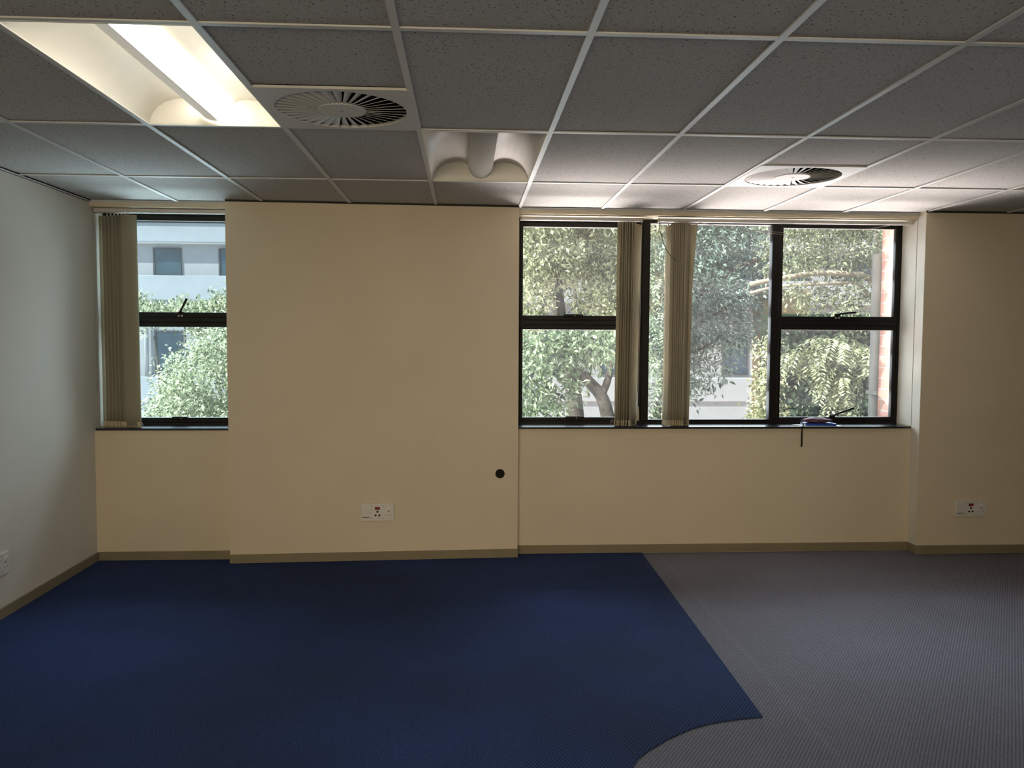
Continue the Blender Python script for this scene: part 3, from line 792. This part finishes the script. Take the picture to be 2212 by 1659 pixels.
# left window: dense sunny bush, and the taller loose shrub row before the parapet band
V, F = crown(rs, [((-3.75, 12, .95), (.75, .7, .60)), ((-4.05, 11.7, .35), (.65, .6, .55)), ((-3.45, 11.9, 1.45), (.5, .5, .40)), ((-4.2, 12.1, .75), (.40, .5, .35)), ((-3.5, 11.7, .2), (.6, .5, .5)), ((-2.9, 12, .9), (.7, .7, .8))],
             2400, 9, .062, .030, .05)
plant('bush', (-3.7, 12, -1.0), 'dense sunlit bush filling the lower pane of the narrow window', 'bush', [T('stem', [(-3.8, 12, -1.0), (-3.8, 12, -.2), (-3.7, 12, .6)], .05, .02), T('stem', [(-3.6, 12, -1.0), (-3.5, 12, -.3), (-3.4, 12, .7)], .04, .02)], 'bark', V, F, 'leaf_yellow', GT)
V, F = crown(rs, [((-6.4, 17, 2.02), (.45, .5, .20)), ((-5.75, 17, 2.06), (.5, .5, .20)), ((-5.2, 17.1, 1.85), (.55, .5, .50)), ((-4.6, 17, 1.8), (.6, .6, .55)), ((-5.85, 17, 2.12), (.10, .12, .34)), ((-5.15, 17, 2.25), (.12, .14, .34)), ((-5.0, 17, 2.2), (.25, .2, .22)), ((-4.75, 17, 2.3), (.22, .2, .36)), ((-6.7, 17, 2.05), (.2, .2, .45)), ((-5.5, 17, 2.1), (.08, .1, .3)), ((-4.9, 17, 1.3), (.6, .6, .5))],
             2600, 9, .085, .036, .065, -.3)
plant('shrub', (-5.6, 17, -1.0), 'loose tall shrub with upright shoots seen against the pale parapet band', 'shrub', [T('stem', [(-6.3, 17, -1.0), (-6.3, 17, .5), (-6.4, 17, 1.6)], .05, .02), T('stem', [(-5.6, 17, -1.0), (-5.7, 17, .5), (-5.8, 17, 2.0)], .05, .012), T('stem', [(-5.0, 17, -1.0), (-5.1, 17, .6), (-5.1, 17, 2.1)], .05, .012)], 'bark', V, F, 'leaf_yellow', GT)

# wide window, left light: forked tree with two trunks and a sunny crown
V, F = crown(rs, [((1.1, 11.2, 2.75), (.75, .8, .45)), ((2.0, 11.4, 2.7), (.7, .8, .5)), ((1.1, 11.6, 2.55), (.45, .7, .22)), ((.85, 11.0, 2.05), (.35, .5, .55)), ((1.95, 11.2, 2.05), (.55, .6, .40)), ((2.3, 11.2, 2.4), (.5, .6, .5)), ((1.0, 11, 3.4), (.9, .9, .5)), ((2.2, 11, 3.4), (.9, .9, .5)), ((.9, 11.2, 1.72), (.35, .4, .20)), ((1.65, 11.3, 2.72), (.45, .5, .25))],
             1900, 15, .078, .032, .085)
plant('tree', (1.5, 11, -1.0), 'sunlit tree with two leaning trunks in the left light of the wide window', 'tree',
      [T('trunk', [(1.60, 11, -1.0), (1.56, 11, .0), (1.51, 11, .50), (1.43, 11, .97), (1.36, 11, 1.30), (1.32, 11.1, 1.8), (1.25, 11.2, 2.6)], .13, .05),
       T('trunk', [(2.02, 11.1, -1.0), (2.0, 11.1, .2), (1.96, 11.1, .52), (1.87, 11.1, .80), (1.68, 11.1, 1.02), (1.50, 11.1, 1.22), (1.46, 11.2, 1.5), (1.6, 11.3, 2.0)], .12, .045),
       T('branch', [(1.87, 11.1, .80), (1.98, 11.1, 1.1), (2.02, 11.2, 1.5), (2.1, 11.2, 2.3)], .06, .03), T('branch', [(1.68, 11.1, 1.02), (1.72, 11.1, 1.2), (1.70, 11.1, 1.5)], .03, .015)],
      'bark', V, F, 'leaf_yellow', GT)
V, F = crown(rs, [((0.906, 9.60, 1.437), (.45, .4, .26)), ((1.585, 9.70, 1.509), (.6, .4, .22)), ((0.770, 9.50, 1.147), (.22, .3, .30)), ((0.860, 9.60, 0.803), (.36, .3, .22)), ((1.223, 9.60, 1.011), (.15, .2, .2)), ((0.815, 9.50, 0.468), (.35, .3, .25))],
             520, 9, .085, .034, .075, .3)
plant('tree', (0.543, 9.60, -1.000), 'shaded low leaves hanging before the leaning trunks', 'tree',
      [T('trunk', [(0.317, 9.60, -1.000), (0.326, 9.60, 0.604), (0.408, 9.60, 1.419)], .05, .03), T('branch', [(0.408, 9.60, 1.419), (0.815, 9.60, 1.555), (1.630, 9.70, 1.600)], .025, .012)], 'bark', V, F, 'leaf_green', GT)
# a second trunk far behind, with brown stump like fork
V, F = crown(rs, [((0.747, 17.30, 2.471), (.6, .6, .5)), ((3.609, 17.30, 2.844), (.7, .6, .7)), ((2.116, 17.50, 3.840), (1.2, .8, .45))], 500, 9, .09, .036, .08)
plant('tree', (1.867, 16.80, -1.000), 'brown forked trunk seen in the gap below the sunlit crown', 'tree',
      [T('trunk', [(2.389, 16.80, -1.000), (2.315, 16.80, -0.018), (2.140, 16.80, 1.227), (1.867, 16.80, 2.409)], .17, .13), T('branch', [(1.804, 16.80, 2.284), (1.717, 16.80, 2.844), (1.493, 16.90, 3.591)], .07, .04), T('branch', [(1.916, 16.80, 2.284), (2.016, 16.80, 2.844), (2.240, 16.90, 3.716)], .07, .04), T('branch', [(2.364, 16.80, -1.013), (2.315, 16.80, 1.849), (2.240, 16.90, 3.218), (2.738, 16.90, 3.840)], .05, .03)],
      'bark', V, F, 'leaf_olive', GT)

# middle light: big blue green tree in part shade
V, F = crown(rs, [((3.5, 13, 3.0), (.8, .9, .45)), ((4.3, 13, 3.1), (.7, .8, .40)), ((3.7, 12.8, 2.3), (.8, .8, .45)), ((4.4, 13, 2.35), (.45, .6, .30)), ((3.3, 12.8, 1.7), (.55, .7, .45)), ((4.0, 12.9, 1.75), (.55, .7, .40)), ((4.75, 13, 1.75), (.35, .5, .28)), ((3.35, 12.7, 1.15), (.40, .5, .35)), ((3.75, 12.7, 1.05), (.35, .4, .30)), ((3.3, 12.6, .70), (.38, .4, .18)), ((4.25, 12.9, 1.30), (.22, .3, .20)), ((4.9, 13, 2.7), (.3, .5, .3)), ((3.9, 13, 3.9), (1.5, 1.0, .5)), ((3.0, 13, 2.4), (.35, .6, .9))],
             1900, 13, .095, .036, .095)
plant('tree', (3.2, 13, -1.0), 'blue green tree filling the middle light of the wide window', 'tree',
      [T('trunk', [(2.9, 13, -1.0), (3.05, 13, .0), (3.18, 13, .6), (3.25, 13, 1.4), (3.4, 13, 2.3), (3.5, 13, 3.2)], .13, .05),
       T('branch', [(3.35, 13, 2.1), (3.9, 12.6, 2.45), (4.3, 12.5, 2.75), (4.62, 12.4, 2.88), (4.80, 12.4, 3.20), (4.85, 12.4, 3.45)], .06, .02),
       T('branch', [(4.60, 12.4, 2.88), (4.80, 12.4, 2.80), (4.98, 12.4, 2.66)], .03, .02),
       T('branch', [(3.3, 13, 1.5), (4.0, 12.6, 2.05), (4.3, 12.5, 2.25), (4.62, 12.5, 2.36), (4.85, 12.5, 2.55)], .04, .015),
       T('branch', [(3.25, 13, 1.3), (3.7, 12.5, 1.45), (4.05, 12.5, 1.70)], .03, .012)],
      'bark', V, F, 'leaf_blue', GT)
# thin pale stem between mullion and blind
V, F = fronds(rs, [(2.185 + rs.uniform(-.2, .2), 8.9 + rs.uniform(-.12, .12), 1.1 + rs.uniform(-.4, 1.5)) for _ in range(70)], .26, 7, .057, .021)
plant('sapling', (2.2, 8.9, -1.0), 'slim pale stemmed sapling between the left mullion and the right blind', 'tree', [T('trunk', [(2.185, 8.9, -1.0), (2.19, 8.9, .3), (2.21, 8.9, 1.2), (2.20, 8.9, 2.5)], .026, .010)], 'palebark', V, F, 'leaf_green', GT)

# right light: dark ivy hedge, and a hanging feathery tree in front of it
nI = 9000
P = np.stack([rs.uniform(4.2, 5.62, nI), 10.95 + rs.normal(size=nI) * .05, rs.uniform(-1.0, 1.90, nI)], 1)
bumpy = .10 * np.sin(P[:, 0] * 7) * np.sin(P[:, 2] * 6); P[:, 1] += bumpy
D = np.stack([rs.normal(size=nI) * .6, -np.abs(rs.normal(size=nI)) * .3, -np.ones(nI) * .8], 1)
N = np.stack([rs.normal(size=nI) * .3, -np.ones(nI), rs.normal(size=nI) * .3 + .3], 1)
V, F = leaf_quads(P, D, N, rs.uniform(.07, .13, nI), rs.uniform(.06, .10, nI))
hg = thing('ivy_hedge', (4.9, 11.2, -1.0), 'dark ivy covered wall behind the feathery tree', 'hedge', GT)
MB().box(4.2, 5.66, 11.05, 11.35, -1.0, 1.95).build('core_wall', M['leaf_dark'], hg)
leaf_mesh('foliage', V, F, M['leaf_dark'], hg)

anc = []
for c, r, k in (((4.05, 9, 1.55), (.38, .25, .16), 60), ((4.20, 9, 1.25), (.22, .2, .22), 44), ((4.30, 9, .98), (.14, .15, .12), 22), ((3.85, 9, 1.45), (.22, .2, .10), 26), ((4.50, 9, 1.50), (.18, .2, .14), 26), ((4.6, 9, 1.25), (.1, .1, .06), 6)):
    for _ in range(k):
        d = rs.normal(size=3); d /= np.linalg.norm(d); anc.append(np.array(c) + d * np.array(r) * rs.uniform(.2, 1))
V1, F1 = fronds(rs, anc, .30, 9, .075, .024, .8)
V2, F2 = crown(rs, [((3.75, 9.2, 2.55), (.35, .4, .28)), ((4.3, 9.2, 2.6), (.4, .4, .26)), ((4.75, 9.1, 2.65), (.25, .3, .25)), ((4.1, 9.2, 2.95), (.8, .5, .25)), ((4.4, 9.2, 2.15), (.35, .3, .22)), ((3.8, 9.1, 2.12), (.30, .3, .12)), ((4.55, 9, 1.85), (.2, .3, .14)), ((4.1, 9.1, 1.92), (.3, .3, .12)), ((4.75, 9, 2.25), (.14, .2, .22))], 950, 9, .060, .022, .05)
plant('tree', (4.3, 9.3, -1.0), 'feathery tree with hanging fronds in the right light of the wide window', 'tree',
      [T('trunk', [(5.1, 9.6, -1.0), (5.1, 9.6, 1.0), (5.0, 9.5, 2.3), (4.9, 9.4, 3.1)], .10, .06),
       T('branch', [(5.0, 9.5, 2.1), (4.6, 9.1, 2.32), (4.32, 9, 2.343), (3.95, 9, 2.35), (3.57, 9, 2.29), (3.2, 9, 2.22)], .035, .028),
       T('branch', [(5.05, 9.5, 1.9), (4.5, 9.1, 2.22), (4.16, 9, 2.235), (3.57, 9, 2.20), (3.2, 9, 2.12)], .022, .018)],
      'palebark', np.concatenate([V1, V2]), np.concatenate([F1, F2 + len(V1)]), 'leaf_olive', GT)
V, F = crown(rs, [((3.72, 9.8, 1.0), (.16, .3, .30)), ((3.72, 9.8, .55), (.24, .3, .26)), ((3.70, 9.8, 1.5), (.12, .2, .16))], 260, 8, .06, .03, .05)
plant('shrub', (3.7, 9.8, -1.0), 'small sunlit shrub at the lower left of the right window light', 'shrub', [T('stem', [(3.7, 9.8, -1.0), (3.7, 9.8, .2), (3.72, 9.8, 1.2)], .03, .012)], 'bark', V, F, 'leaf_yellow', GT)
